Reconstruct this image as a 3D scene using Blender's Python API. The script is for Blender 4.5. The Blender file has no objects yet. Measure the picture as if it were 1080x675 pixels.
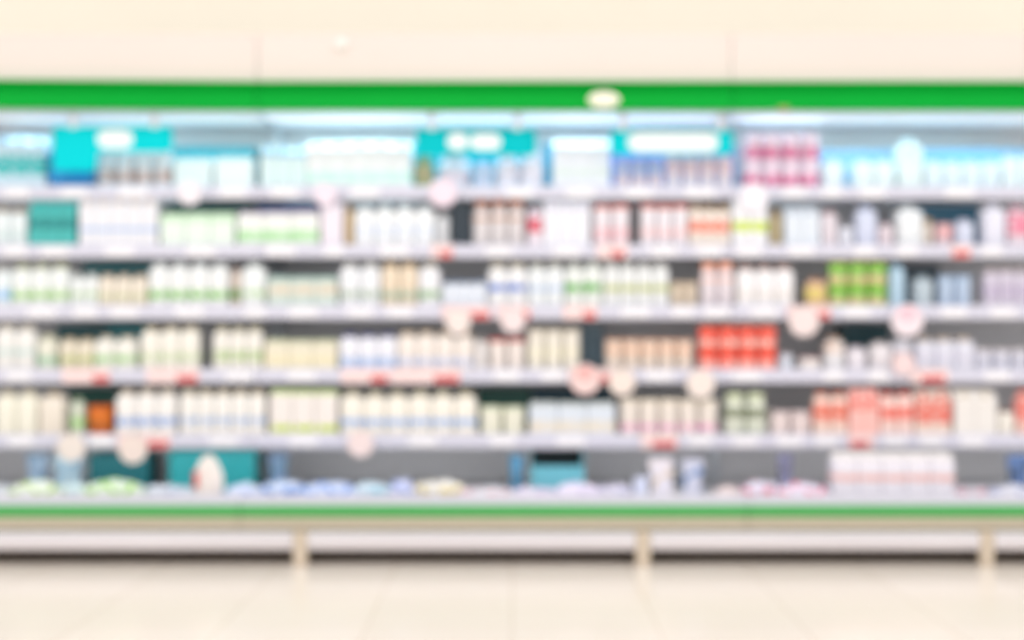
import bpy, bmesh, math, random
from mathutils import Vector
random.seed(11)
scene = bpy.context.scene
COL = scene.collection

# ------------------------------------------------------------------ camera, light, exposure
CAM_Y, CAM_Z, FPX = -5.0, 0.845, 1450.0
cam_data = bpy.data.cameras.new('camera')
cam_data.sensor_width = 36.0
cam_data.lens = FPX * 36.0 / 1080.0
cam_data.clip_start = 0.05
cam_data.dof.use_dof = True                       # the photograph is thrown far out of focus
cam_data.dof.focus_distance = 1.5
cam_data.dof.aperture_fstop = 2.2
cam = bpy.data.objects.new('camera', cam_data)
cam.location = (0, CAM_Y, CAM_Z)
cam.rotation_euler = (math.radians(90), 0, 0)
COL.objects.link(cam)
scene.camera = cam

scene.view_settings.view_transform = 'Standard'
scene.view_settings.look = 'None'
scene.view_settings.gamma = 1.0
scene.view_settings.use_curve_mapping = False
scene.view_settings.exposure = 0.16

world = bpy.data.worlds.new('world')
scene.world = world
world.use_nodes = True
wb = world.node_tree.nodes['Background']
wb.inputs['Color'].default_value = (1.0, 0.965, 0.955, 1)
wb.inputs['Strength'].default_value = 0.98


def area(name, loc, rot, sx, sy, power, color):
    d = bpy.data.lights.new(name, 'AREA')
    d.shape = 'RECTANGLE'
    d.size, d.size_y = sx, sy
    d.energy = power
    d.color = color
    o = bpy.data.objects.new(name, d)
    o.location = loc
    o.rotation_euler = rot
    COL.objects.link(o)
    return o


# rows of ceiling fluorescents over the aisle
for yy, pw in ((-1.6, 22), (-3.6, 30), (-6.0, 44)):
    for xx in (-4.0, 0.0, 4.0):
        area('ceiling_fluorescent_light', (xx, yy, 3.45), (0, 0, 0), 3.2, 0.5, pw, (1.0, 0.94, 0.92))


# ------------------------------------------------------------------ materials
def lin(c):
    out = []
    for v in c:
        v = v / 255.0
        v = v / 12.92 if v <= 0.04045 else ((v + 0.055) / 1.055) ** 2.4
        out.append(v * 0.90)
    return (out[0], out[1], out[2], 1.0)


MATS = {}


def mat(c, rough=0.45, metal=0.0, mottle=0.04, second=None, scale=60.0, cut=0.5):
    """plain mottled surface, or a printed one that mixes two colours"""
    key = (tuple(c), rough, metal, mottle, tuple(second) if second else None, scale, cut)
    if key in MATS:
        return MATS[key]
    m = bpy.data.materials.new('surface_%02d' % len(MATS))
    m.use_nodes = True
    nt = m.node_tree
    b = nt.nodes['Principled BSDF']
    b.inputs['Roughness'].default_value = rough
    b.inputs['Metallic'].default_value = metal
    tc = nt.nodes.new('ShaderNodeTexCoord')
    no = nt.nodes.new('ShaderNodeTexNoise')
    no.inputs['Scale'].default_value = scale
    no.inputs['Detail'].default_value = 2.0
    nt.links.new(tc.outputs['Object'], no.inputs['Vector'])
    cr = nt.nodes.new('ShaderNodeValToRGB')
    e = cr.color_ramp.elements
    base = lin(c)
    if second:
        e[0].position, e[1].position = cut - 0.03, cut + 0.03
        e[0].color, e[1].color = base, lin(second)
    else:
        e[0].position, e[1].position = 0.3, 0.7
        e[0].color = tuple(v * (1 - mottle) for v in base[:3]) + (1,)
        e[1].color = base
    nt.links.new(no.outputs['Fac'], cr.inputs['Fac'])
    nt.links.new(cr.outputs['Color'], b.inputs['Base Color'])
    MATS[key] = m
    return m


def dull(m, s=0.08):
    m.node_tree.nodes['Principled BSDF'].inputs['Specular IOR Level'].default_value = s
    return m


def glow(c, strength):
    m = bpy.data.materials.new('lamp_diffuser_glow')
    m.use_nodes = True
    b = m.node_tree.nodes['Principled BSDF']
    b.inputs['Base Color'].default_value = lin((240, 245, 250))
    b.inputs['Emission Color'].default_value = (c[0], c[1], c[2], 1)
    b.inputs['Emission Strength'].default_value = strength
    return m


def tile_mat():
    m = bpy.data.materials.new('floor_tiles')
    m.use_nodes = True
    nt = m.node_tree
    b = nt.nodes['Principled BSDF']
    b.inputs['Roughness'].default_value = 0.22
    tc = nt.nodes.new('ShaderNodeTexCoord')
    br = nt.nodes.new('ShaderNodeTexBrick')
    br.offset = 0.0
    br.inputs['Scale'].default_value = 1.0
    br.inputs['Brick Width'].default_value = 0.4
    br.inputs['Row Height'].default_value = 0.4
    br.inputs['Mortar Size'].default_value = 0.004
    br.inputs['Color1'].default_value = lin((240, 230, 219))
    br.inputs['Color2'].default_value = lin((236, 226, 214))
    br.inputs['Mortar'].default_value = lin((224, 211, 196))
    nt.links.new(tc.outputs['Object'], br.inputs['Vector'])
    no = nt.nodes.new('ShaderNodeTexNoise')
    no.inputs['Scale'].default_value = 1.4
    mx = nt.nodes.new('ShaderNodeMixRGB')
    mx.blend_type = 'MULTIPLY'
    mx.inputs['Fac'].default_value = 0.08
    nt.links.new(tc.outputs['Object'], no.inputs['Vector'])
    nt.links.new(br.outputs['Color'], mx.inputs['Color1'])
    nt.links.new(no.outputs['Fac'], mx.inputs['Color2'])
    nt.links.new(mx.outputs['Color'], b.inputs['Base Color'])
    return m


# ------------------------------------------------------------------ mesh helpers
def at(px, py, y):
    """a pixel of the photograph (1080x675) carried to the plane at depth y"""
    d = y - CAM_Y
    return (px - 540.0) * d / FPX, CAM_Z - (py - 337.5) * d / FPX


def finish(bm, name, m, smooth=False):
    bmesh.ops.recalc_face_normals(bm, faces=bm.faces)
    me = bpy.data.meshes.new(name)
    bm.to_mesh(me)
    bm.free()
    if smooth:
        for p in me.polygons:
            p.use_smooth = True
        try:
            me.set_sharp_from_angle(angle=math.radians(38))
        except Exception:
            pass
    me.materials.append(m)
    return me


def link(name, me, parent=None, loc=(0, 0, 0)):
    o = bpy.data.objects.new(name, me)
    COL.objects.link(o)
    o.location = loc
    if parent is not None:
        o.parent = parent
    return o


def add_box(bm, x0, x1, y0, y1, z0, z1, bevel=0.0):
    vs = [bm.verts.new(p) for p in ((x0, y0, z0), (x1, y0, z0), (x1, y1, z0), (x0, y1, z0),
                                    (x0, y0, z1), (x1, y0, z1), (x1, y1, z1), (x0, y1, z1))]
    fs = [bm.faces.new([vs[i] for i in q]) for q in
          ((0, 3, 2, 1), (4, 5, 6, 7), (0, 1, 5, 4), (1, 2, 6, 5), (2, 3, 7, 6), (3, 0, 4, 7))]
    if bevel > 0:
        es = set()
        for f in fs:
            es.update(f.edges)
        bmesh.ops.bevel(bm, geom=list(es), offset=bevel, segments=2, affect='EDGES', profile=0.5)


def add_lathe(bm, prof, seg=20, cx=0.0, cy=0.0, cap=True):
    rings = []
    for r, z in prof:
        rings.append([bm.verts.new((cx + r * math.cos(2 * math.pi * i / seg), cy + r * math.sin(2 * math.pi * i / seg), z))
                      for i in range(seg)])
    for a, b in zip(rings, rings[1:]):
        for i in range(seg):
            j = (i + 1) % seg
            bm.faces.new((a[i], a[j], b[j], b[i]))
    if cap:
        bm.faces.new(rings[0])
        bm.faces.new(rings[-1])


def rr_ring(w, d, r, z, n=4):
    pts = []
    for cx, cy, a0 in ((w / 2 - r, d / 2 - r, 0), (-w / 2 + r, d / 2 - r, 90), (-w / 2 + r, -d / 2 + r, 180), (w / 2 - r, -d / 2 + r, 270)):
        for i in range(n + 1):
            a = math.radians(a0 + 90.0 * i / n)
            pts.append((cx + r * math.cos(a), cy + r * math.sin(a), z))
    return pts


def add_loft(bm, rings, cap=True):
    vr = [[bm.verts.new(p) for p in r] for r in rings]
    n = len(vr[0])
    for a, b in zip(vr, vr[1:]):
        for i in range(n):
            j = (i + 1) % n
            bm.faces.new((a[i], a[j], b[j], b[i]))
    if cap:
        bm.faces.new(vr[0])
        bm.faces.new(vr[-1])


def add_prism_x(bm, prof, x0, x1, dz0=0.0, dz1=0.0):
    """closed (y,z) outline drawn along x; dz lifts either end"""
    a = [bm.verts.new((x0, y, z + dz0)) for y, z in prof]
    b = [bm.verts.new((x1, y, z + dz1)) for y, z in prof]
    n = len(prof)
    for i in range(n):
        j = (i + 1) % n
        bm.faces.new((a[i], a[j], b[j], b[i]))
    bm.faces.new(a)
    bm.faces.new(b)


def empty(name, loc, label, cat, group=None):
    o = bpy.data.objects.new(name, None)
    o.empty_display_size = 0.05
    COL.objects.link(o)
    o.location = loc
    tag(o, label, cat, group)
    return o


USED = {}


def tag(o, label, cat, group=None):
    n = len(label.replace(',', ' ').split())
    if n > 16 or n < 4:
        print('LABEL LENGTH', n, label)
    if label in USED:
        print('LABEL TWICE', label)
    USED[label] = 1
    o['label'] = label
    o['category'] = cat
    if group:
        o['group'] = group


def copy_thing(root, loc):
    r = root.copy()
    COL.objects.link(r)
    r.location = loc
    for ch in list(root.children):
        c = ch.copy()
        COL.objects.link(c)
        c.parent = r
        for g in list(ch.children):
            d = g.copy()
            COL.objects.link(d)
            d.parent = c
    return r


# ------------------------------------------------------------------ the setting
def structure(name, bm, m):
    o = link(name, finish(bm, name, m))
    o['kind'] = 'structure'
    return o


bm = bmesh.new()
add_box(bm, -7, 7, -9, 1.2, -0.1, 0.0)
structure('floor', bm, tile_mat())
bm = bmesh.new()
add_box(bm, -7, 7, 0.95, 1.1, 0.0, 4.2)
structure('wall_back', bm, mat((253, 246, 228), 0.8, mottle=0.02, scale=3))

# shelf data: front depth, rail top / bottom pixel rows in the photograph
SH = [('top', 0.16, 196, 210), ('second', 0.12, 258, 272), ('third', 0.08, 322, 337),
      ('fourth', 0.04, 389, 404), ('fifth', 0.00, 458, 473)]
BACK_Y = 0.55
SURF = []                                            # top surface height of each shelf
for nm, fy, y0, y1 in SH:
    SURF.append(at(0, y0, fy)[1] - 0.005)
DECK_Z = 0.20
CANOPY_Z = at(0, 117, 0.05)[1]

M_PANEL = mat((214, 214, 216), 0.5, mottle=0.06, scale=4)
M_SHELF = mat((214, 216, 222), 0.4)
M_RAIL = mat((214, 215, 230), 0.35)
M_GREEN = dull(mat((0, 166, 54), 0.5, mottle=0.05, scale=3))
M_LIPGREEN = dull(mat((84, 172, 96), 0.5, mottle=0.04, scale=3), 0.15)
M_PEACH = mat((229, 218, 210), 0.55, mottle=0.02, scale=2)
M_BEIGE = mat((176, 166, 144), 0.5)
M_DARK = mat((70, 56, 44), 0.7)
M_WHITE = mat((236, 240, 246), 0.4)
M_LED = glow((0.70, 0.86, 1.0), 0.42)
M_LED_DIM = glow((0.80, 0.88, 0.95), 0.20)


def sag(x):
    """the old canopy runs a few millimetres out of level at its left end"""
    return 0.012 if x < -1.8 else 0.0


def make_case(x0, x1, label, led):
    root = empty('refrigerated_display_case', ((x0 + x1) / 2, 0, 0), label, 'display fridge', 'refrigerated display cases in a row')
    cx = (x0 + x1) / 2
    a, b = x0 - cx + 0.0015, x1 - cx - 0.0015

    def part(name, m, fn, parent=root, smooth=False):
        bm_ = bmesh.new()
        fn(bm_)
        return link(name, finish(bm_, name, m, smooth), parent)

    lz = sag(x0)
    # base cabinet: recess, deck floor, tapered front
    part('base_cabinet', M_BEIGE, lambda q: add_prism_x(q, [(-0.235, 0.128), (-0.245, 0.175), (0.6, 0.175), (0.6, 0.128)], a, b))
    part('plinth', M_DARK, lambda q: add_box(q, a, b, -0.15, 0.58, 0.0, 0.128))
    part('deck', mat((190, 192, 198), 0.4), lambda q: add_box(q, a, b, -0.235, BACK_Y, 0.176, DECK_Z))
    z0, z1 = at(0, 547, -0.25)[1], at(0, 532.5, -0.25)[1]
    part('green_lip', M_LIPGREEN, lambda q: add_prism_x(q, [(-0.25, z0 + 0.004), (-0.255, z0 + 0.012), (-0.255, z1 - 0.012), (-0.247, z1), (-0.238, z1), (-0.238, z0 + 0.004)], a, b))
    zt = at(0, 522, -0.25)[1]
    part('front_guard', mat((206, 208, 220), 0.3), lambda q: add_prism_x(q, [(-0.250, z1 + 0.0005), (-0.246, zt), (-0.240, zt), (-0.240, z1 + 0.0005)], a, b))
    z2 = at(0, 558, -0.25)[1]
    part('lower_trim', mat((196, 186, 164), 0.45), lambda q: add_prism_x(q, [(-0.252, z2), (-0.252, z0 + 0.003), (-0.2455, z0 + 0.003), (-0.2455, z2)], a, b))
    # back and canopy
    part('back_panel', M_PANEL, lambda q: add_box(q, a, b, BACK_Y, 0.60, 0.176, CANOPY_Z + 0.03))

    def canopy(q):
        add_prism_x(q, [(0.075, CANOPY_Z + 0.002), (0.075, CANOPY_Z + 0.10), (0.60, CANOPY_Z + 0.10), (0.60, CANOPY_Z + 0.031), (0.548, CANOPY_Z + 0.031), (0.548, CANOPY_Z + 0.002)], a, b)
    part('canopy', mat((232, 238, 244), 0.45), canopy)
    zb, ztp = at(0, 116, 0.05)[1], at(0, 86.5, 0.05)[1]
    zm = at(0, 93, 0.05)[1]
    part('green_fascia', M_GREEN, lambda q: add_prism_x(q, [(0.040, zb), (0.036, zb + 0.005), (0.052, zm - 0.035), (0.062, zm - 0.012), (0.060, zm), (0.030, ztp - 0.004), (0.032, ztp), (0.074, ztp), (0.074, zb)], a, b, lz, 0))
    zp = at(0, 36, 0.09)[1]
    part('top_panel', M_PEACH, lambda q: add_prism_x(q, [(0.078, CANOPY_Z + 0.101), (0.085, zp - 0.004), (0.09, zp), (0.14, zp), (0.14, CANOPY_Z + 0.101)], a, b, 0, 0))
    # strip light under the canopy
    def led_fn(q):
        add_box(q, a + 0.010, b - 0.010, 0.13, 0.42, CANOPY_Z - 0.007, CANOPY_Z + 0.0015, 0.003)
    part('strip_light', led, led_fn)
    # end frames of the module
    for s in (a, b - 0.02):
        part('upright', mat((196, 202, 208), 0.4, 0.3), lambda q: add_box(q, s, s + 0.02, 0.515, 0.549, DECK_Z, CANOPY_Z - 0.001))
    for k, (nm, fy, y0_, y1_) in enumerate(SH):
        st = SURF[k]
        rz0, rz1 = at(0, y1_, fy)[1], at(0, y0_, fy)[1]
        sh = part('shelf', M_SHELF, lambda q: add_prism_x(q, [(fy + 0.012, st - 0.030), (fy + 0.012, st), (0.512, st), (0.512, st - 0.018)], a, b))
        part('price_rail', M_RAIL, lambda q: add_prism_x(q, [(fy + 0.004, rz0), (fy, rz0 + 0.006), (fy, rz1 - 0.005), (fy + 0.003, rz1), (fy + 0.011, rz1), (fy + 0.011, rz0)], a, b), sh)
        for s in (a + 0.022, b - 0.028):
            part('shelf_bracket', mat((120, 124, 128), 0.4, 0.3), lambda q: add_prism_x(q, [(fy + 0.03, st - 0.034), (fy + 0.03, st - 0.031), (0.51, st - 0.019), (0.51, st - 0.075)], s, s + 0.006), sh)
    return root


XA, XB = at(270, 0, 0.05)[0], at(773, 0, 0.05)[0]
make_case(XA - 1.75, XA, 'open refrigerated display case with green trim, at the left end of the row', M_LED_DIM)
make_case(XA, XB, 'open refrigerated display case with green trim, in the middle of the row', M_LED)
make_case(XB, XB + 1.75, 'open refrigerated display case with green trim, at the right end of the row', M_LED_DIM)

# cool lamps of the canopies, their real light
for xx, w, p in (((XA - 0.5), 0.95, 2.4), ((XA + XB) / 2, 1.6, 4.2), (XB + 0.35, 0.6, 1.5), (XB + 0.95, 0.5, 1.2)):
    area('canopy_strip_lamp', (xx, 0.22, CANOPY_Z - 0.012), (math.radians(32), 0, 0), w, 0.05, p, (0.62, 0.92, 1.0))

# added fill lights under every shelf edge, brightening the dark gaps behind the goods
for k, (nm, fy, y0, y1) in enumerate(SH):
    area('added_shelf_fill', (0, fy + 0.05, SURF[k] - 0.04), (math.radians(28), 0, 0), 4.9, 0.03, (0.9, 0.9, 0.9, 0.9, 4.2)[k], (1.0, 0.985, 0.97))

# guard rail before the cases
gy = -0.27
gr = empty('bumper_rail', (0, gy, 0), 'steel bumper rail on beige posts along the floor before the display cases', 'bumper rail')
posts = [at(p, 0, gy)[0] for p in (317, 678, 1040)]
posts = [posts[0] - 1.18] + posts + [posts[2] + 1.18]
M_STEEL = mat((230, 226, 230), 0.26, 0.4, mottle=0.05, scale=2)
zr0, zr1 = at(0, 581, gy)[1], at(0, 560.5, gy)[1]
for p0, p1 in zip(posts, posts[1:]):
    bm = bmesh.new()
    add_prism_x(bm, [(0.004, zr0), (-0.010, zr0 + 0.008), (-0.014, (zr0 + zr1) / 2), (-0.010, zr1 - 0.008), (0.004, zr1), (0.010, zr1), (0.010, zr0)], p0 + 0.026, p1 - 0.026)
    link('rail', finish(bm, 'rail', M_STEEL), gr)
for p in posts:
    bm = bmesh.new()
    add_box(bm, p - 0.0245, p + 0.0245, -0.016, 0.014, 0.0, zr1 + 0.001, 0.005)
    link('post', finish(bm, 'post', mat((208, 194, 174), 0.45)), gr)

# ------------------------------------------------------------------ product builders
# each returns a list of (part name, mesh) ; origin on the base centre


def p_bottle(w, h, body, cap, band, b0, b1, sq=False):
    r = w / 2
    parts = []
    bm = bmesh.new()
    nk = min(r * 0.52, 0.018)
    sh0, sh1 = h * 0.80, h * 0.905
    prof = [(r * 0.90, 0), (r * 0.98, h * 0.02), (r, h * 0.05), (r, sh0), (r * 0.95, sh0 + (sh1 - sh0) * 0.35),
            (r * 0.8, sh0 + (sh1 - sh0) * 0.7), (nk, sh1), (nk, h * 0.93)]
    # moulded bottle: rounded square in the body, round at the neck
    add_loft(bm, [rr_ring(2 * q, 2 * q, q * (0.45 if z < sh0 + 0.001 else (0.6 if z < sh1 - 0.001 else 0.98)), z, 5) for q, z in prof])
    parts.append(('body', finish(bm, 'bottle_body', mat(body, 0.3), True)))
    bm = bmesh.new()
    cr_ = nk * 1.35
    add_lathe(bm, [(cr_, h * 0.931), (cr_, h * 0.988), (cr_ * 0.85, h)], 14)
    add_lathe(bm, [(cr_ * 1.12, h * 0.918), (cr_ * 1.12, h * 0.929)], 14)
    parts.append(('cap', finish(bm, 'bottle_cap', mat(cap, 0.4), True)))
    if band:
        bm = bmesh.new()
        add_loft(bm, [rr_ring(2 * r + 0.0012, 2 * r + 0.0012, r * 0.46, h * f, 5) for f in (b0, b1)], cap=False)
        parts.append(('label_band', finish(bm, 'bottle_label', mat(band, 0.4, second=body, scale=75, cut=0.56), True)))
    return parts


def p_carton(w, h, body, cap, band, b0, b1, sq=False):
    parts = []
    d = min(w, 0.085)
    t = h * 0.80
    bm = bmesh.new()
    add_box(bm, -w / 2, w / 2, -d / 2, d / 2, 0, t, 0.0015)
    # gable roof with fin
    k = w / 2 - 0.001
    add_prism_x(bm, [(-d / 2 + 0.001, t), (-0.003, h * 0.93), (-0.003, h), (0.003, h), (0.003, h * 0.93), (d / 2 - 0.001, t)], -k, k)
    parts.append(('body', finish(bm, 'carton_body', mat(body, 0.45))))
    bm = bmesh.new()
    rc = w * 0.17
    base = []
    add_lathe(bm, [(rc, -0.004), (rc, 0.009), (rc * 0.85, 0.011)], 14)
    me = finish(bm, 'carton_cap', mat(cap, 0.4), True)
    ang = math.atan2(h * 0.13, d / 2)
    from mathutils import Matrix
    me.transform(Matrix.Translation((0, -d * 0.27, t + h * 0.065)) @ Matrix.Rotation(math.pi / 2 - (math.pi / 2 - ang), 4, 'X'))
    parts.append(('cap', me))
    if band:
        bm = bmesh.new()
        e = 0.0008
        z1 = min(h * b1, t - 0.002)
        add_loft(bm, [rr_ring(w + 2 * e, d + 2 * e, 0.002, h * b0), rr_ring(w + 2 * e, d + 2 * e, 0.002, z1)], cap=False)
        parts.append(('printed_band', finish(bm, 'carton_band', mat(band, 0.45, second=body, scale=60, cut=0.58))))
    return parts


def p_tub(w, h, body, cap, band, b0, b1, sq=False):
    parts = []
    r = w / 2
    bm = bmesh.new()
    add_lathe(bm, [(r * 0.89, 0), (r * 0.92, h * 0.03), (r * 0.97, h * 0.90), (r * 0.97, h * 0.93)], 22)
    parts.append(('cup', finish(bm, 'tub_cup', mat(body, 0.35), True)))
    bm = bmesh.new()
    add_lathe(bm, [(r * 0.985, h * 0.905), (r, h * 0.92), (r, h * 0.985), (r * 0.93, h), (r * 0.85, h * 0.985)], 22)
    parts.append(('lid', finish(bm, 'tub_lid', mat(cap, 0.35), True)))
    if band:
        bm = bmesh.new()

        def rad(f):
            return r * (0.92 + (0.97 - 0.92) * (f - 0.03) / 0.87) + 0.0007
        add_lathe(bm, [(rad(b0), h * b0), (rad(b1), h * b1)], 22, cap=False)
        parts.append(('label_band', finish(bm, 'tub_label', mat(band, 0.4, second=body, scale=80, cut=0.56), True)))
    return parts


def p_jar(w, h, body, cap, band, b0, b1, sq=False):
    parts = []
    r = w / 2
    bm = bmesh.new()
    add_lathe(bm, [(r * 0.85, 0), (r, h * 0.05), (r, h * 0.66), (r * 0.9, h * 0.74), (r * 0.74, h * 0.80), (r * 0.74, h * 0.84)], 20)
    parts.append(('body', finish(bm, 'jar_body', mat(body, 0.25), True)))
    bm = bmesh.new()
    add_lathe(bm, [(r * 0.80, h * 0.842), (r * 0.82, h * 0.86), (r * 0.82, h * 0.975), (r * 0.76, h)], 20)
    parts.append(('lid', finish(bm, 'jar_lid', mat(cap, 0.35), True)))
    if band:
        bm = bmesh.new()
        add_lathe(bm, [(r * 1.012, h * b0), (r * 1.012, h * min(b1, 0.65))], 20, cap=False)
        parts.append(('label_band', finish(bm, 'jar_label', mat(band, 0.45, second=body, scale=80, cut=0.6), True)))
    return parts


def p_pack(w, h, body, cap, band, b0, b1, sq=False):
    """card sleeve around a row of cups: sleeve, cup rims at the top, printed band"""
    parts = []
    d = min(max(w, 0.06), 0.10)
    bm = bmesh.new()
    rr = 0.006
    add_loft(bm, [rr_ring(w - 0.004, d - 0.004, rr, 0), rr_ring(w, d, rr, 0.004), rr_ring(w, d, rr, h * 0.86), rr_ring(w - 0.006, d - 0.006, rr, h * 0.90)])
    parts.append(('sleeve', finish(bm, 'pack_sleeve', mat(body, 0.45))))
    bm = bmesh.new()
    n = max(2, int(round(w / 0.045)))
    r = (w - 0.004) / n / 2
    for i in range(n):
        cx = -w / 2 + 0.002 + r + 2 * r * i
        for cy in (-d / 4, d / 4):
            add_lathe(bm, [(r * 0.88, h * 0.901), (r * 0.97, h * 0.92), (r * 0.97, h * 0.975), (r * 0.8, h)], 14, cx, cy)
    parts.append(('cup_lids', finish(bm, 'pack_lids', mat(cap, 0.35), True)))
    if band:
        bm = bmesh.new()
        e = 0.0007
        add_loft(bm, [rr_ring(w + 2 * e, d + 2 * e, rr, h * b0), rr_ring(w + 2 * e, d + 2 * e, rr, h * min(b1, 0.85))], cap=False)
        parts.append(('printed_band', finish(bm, 'pack_band', mat(band, 0.45, second=body, scale=45, cut=0.62))))
    return parts


BUILD = {'bottle': (p_bottle, 'milk_bottle', 'bottle'), 'carton': (p_carton, 'milk_carton', 'carton'),
         'tub': (p_tub, 'yogurt_tub', 'tub'), 'jar': (p_jar, 'dessert_jar', 'jar'), 'pack': (p_pack, 'yogurt_multipack', 'multipack')}
ORD = ['', 'first', 'second', 'third', 'fourth', 'fifth', 'sixth', 'seventh', 'eighth', 'ninth']
NUM = ['', 'one', 'two', 'three', 'four', 'five', 'six', 'seven', 'eight', 'nine']


def block(shelf, kind, x0, x1, ytop, n, look, body, cap, band=None, by=None, rows=1, dy=0.0, where=''):
    """n equal products between two pixel columns of one shelf"""
    fn, name, cat = BUILD[kind]
    if shelf < 5:
        fy, base, sname, yb = SH[shelf][1], SURF[shelf], SH[shelf][0] + ' shelf', SH[shelf][2]
    else:
        fy, base, sname = -0.20, DECK_Z, 'bottom deck'
    pitch = (x1 - x0) / n
    yc = fy + 0.028 + dy
    w0 = pitch * (yc - CAM_Y) / FPX
    dep = w0 if kind in ('bottle', 'tub', 'jar') else (min(w0, 0.085) if kind == 'carton' else min(max(w0, 0.06), 0.10))
    yc += dep / 2
    w = pitch * (yc - CAM_Y) / FPX - 0.0016
    top = at(0, ytop, yc - dep / 2)[1]
    h = (top - base) / rows - 0.0004
    if by:
        zb1, zb0 = at(0, by[0], yc - dep / 2)[1] - base, at(0, by[1], yc - dep / 2)[1] - base
        b0, b1 = max(zb0 / (h * rows), 0.05), min(zb1 / (h * rows), 0.9)
        if b1 <= b0:
            b0, b1 = 0.1, 0.3
    else:
        b0, b1 = 0.25, 0.55
    if rows > 1 and by:
        b0, b1 = 0.08, 0.5
    meshes = fn(w, h, body, cap, band, b0, b1)
    group = None
    if n * rows > 1:
        group = (look.split(' ', 1)[1] if False else look) + 's, ' + sname
        group = 'row: ' + look + ', ' + sname
    first = None
    for i in range(n):
        for rrow in range(rows):
            x = at(x0 + pitch * (i + 0.5), 0, yc)[0]
            lbl = look
            if rows > 1:
                lbl += ', ' + ('lower' if rrow == 0 else 'upper') + ' layer'
            if n > 1:
                lbl += ', ' + ORD[i + 1] + ' of ' + NUM[n] + ' from left'
            lbl += ', ' + sname
            if where:
                lbl += ' ' + where
            loc = (x, yc, base + rrow * (h + 0.0004))
            if first is None:
                r = empty(name, loc, lbl, cat, group)
                for pn, me in meshes:
                    link(pn, me, r)
                first = r
            else:
                r = copy_thing(first, loc)
                tag(r, lbl, cat, group)
            if kind in ('tub', 'jar'):
                r.rotation_euler = (0, 0, random.uniform(-0.9, 0.9))
            if rows == 1:
                r.scale = (1, 1, 1 - random.uniform(0, 0.025))


W = (238, 242, 246)
CW = (225, 240, 246)
CR = (242, 234, 216)
# ------------------------------------------------------------------ top shelf
B = block
B(0, 'carton', -4, 51, 140, 3, 'pale blue carton with broad teal band', (200, 228, 242), (110, 170, 205), (0, 178, 178), (163, 184))
B(0, 'carton', 56, 99, 150, 2, 'deep blue carton', (0, 130, 200), (0, 110, 170), (0, 160, 225), (178, 190))
B(0, 'tub', 103, 183, 162, 4, 'greyish white tub with brown mark', (222, 232, 238), (225, 235, 240), (186, 152, 140), (180, 192))
B(0, 'pack', 186, 226, 164, 1, 'wide white multipack', (226, 246, 248), (170, 225, 230), None, where='left of its twin')
B(0, 'pack', 229, 269, 163, 1, 'wide white multipack', (230, 248, 250), (170, 225, 230), None, where='right of its twin')
B(0, 'carton', 276, 324, 151, 3, 'white carton with pale blue top', (218, 244, 246), (120, 185, 235), (150, 205, 245), (153, 165))
B(0, 'carton', 325, 435, 146, 5, 'white carton with faint mint base', (236, 244, 246), (150, 225, 225), (200, 246, 236), (180, 192))
B(0, 'jar', 437, 458, 163, 1, 'olive tan jar', (150, 165, 120), (120, 160, 130), (176, 168, 130), (170, 190), where='beside a dome topped tub')
B(0, 'jar', 462, 498, 160, 1, 'broad pale grey jar with rounded top', (216, 224, 236), (206, 218, 232), (226, 214, 226), (180, 192))
B(0, 'bottle', 499, 521, 168, 1, 'short pale blue bottle', (186, 206, 232), (170, 195, 225), None, where='below the middle hanging sign')
B(0, 'jar', 522, 573, 158, 2, 'pale lilac white jar', (228, 232, 246), (220, 230, 244), (230, 228, 240), (172, 190))
B(0, 'carton', 583, 643, 144, 3, 'white carton with pale green line', (234, 242, 250), (210, 226, 240), (214, 232, 226), (177, 185))
B(0, 'tub', 648, 700, 167, 3, 'pinkish grey tub with blue lid', (226, 214, 224), (150, 156, 214), (150, 180, 224), (172, 184))
B(0, 'tub', 701, 773, 163, 4, 'white tub with faint pink print', (230, 226, 236), (214, 206, 226), (228, 200, 206), (168, 184))
B(0, 'tub', 783, 864, 140, 4, 'magenta banded white tub', (240, 222, 238), (236, 220, 238), (220, 84, 146), (166, 190), rows=2)
B(0, 'bottle', 866, 888, 167, 1, 'white bottle just right of the magenta tubs', (224, 242, 250), (214, 236, 248), None)
B(0, 'bottle', 898, 942, 167, 2, 'rounded white bottle left of the tallest one', (226, 246, 250), (214, 240, 248), None)
B(0, 'bottle', 944, 971, 145, 1, 'tallest white bottle', (228, 248, 250), (214, 238, 246), None, where='towards its right end')
B(0, 'bottle', 973, 1053, 168, 4, 'white bottle right of the tallest one', (220, 242, 252), (206, 234, 250), None)
B(0, 'bottle', 1055, 1090, 162, 2, 'broad shouldered white bottle at right end', (226, 246, 252), (214, 236, 250), None)
# ------------------------------------------------------------------ second shelf
B(1, 'bottle', -4, 31, 219, 2, 'white bottle with tan cap', (226, 236, 238), (176, 150, 110), (206, 226, 226), (242, 252))
B(1, 'carton', 33, 82, 211, 3, 'teal carton with dark teal print', (70, 186, 182), (60, 170, 168), (0, 124, 124), (228, 241))
B(1, 'carton', 86, 168, 207, 5, 'white carton with thin blue line', (236, 238, 244), (226, 210, 190), (176, 200, 236), (239, 244))
B(1, 'pack', 172, 250, 224, 3, 'pale green multipack', (232, 246, 236), (200, 236, 196), (206, 240, 206), (226, 234))
B(1, 'pack', 253, 338, 222, 3, 'white multipack with green base', (238, 244, 240), (212, 196, 216), (176, 228, 170), (243, 254))
B(1, 'carton', 340, 363, 206, 1, 'tall pinkish white carton', (238, 232, 242), (226, 214, 230), None, where='right of the multipacks')
B(1, 'jar', 364, 373, 214, 1, 'slim tan topped jar', (214, 190, 150), (150, 120, 84), None, where='beside a tall carton')
B(1, 'bottle', 375, 459, 215, 4, 'wide white bottle', (240, 244, 246), (200, 210, 214), (222, 232, 246), (236, 250))
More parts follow.
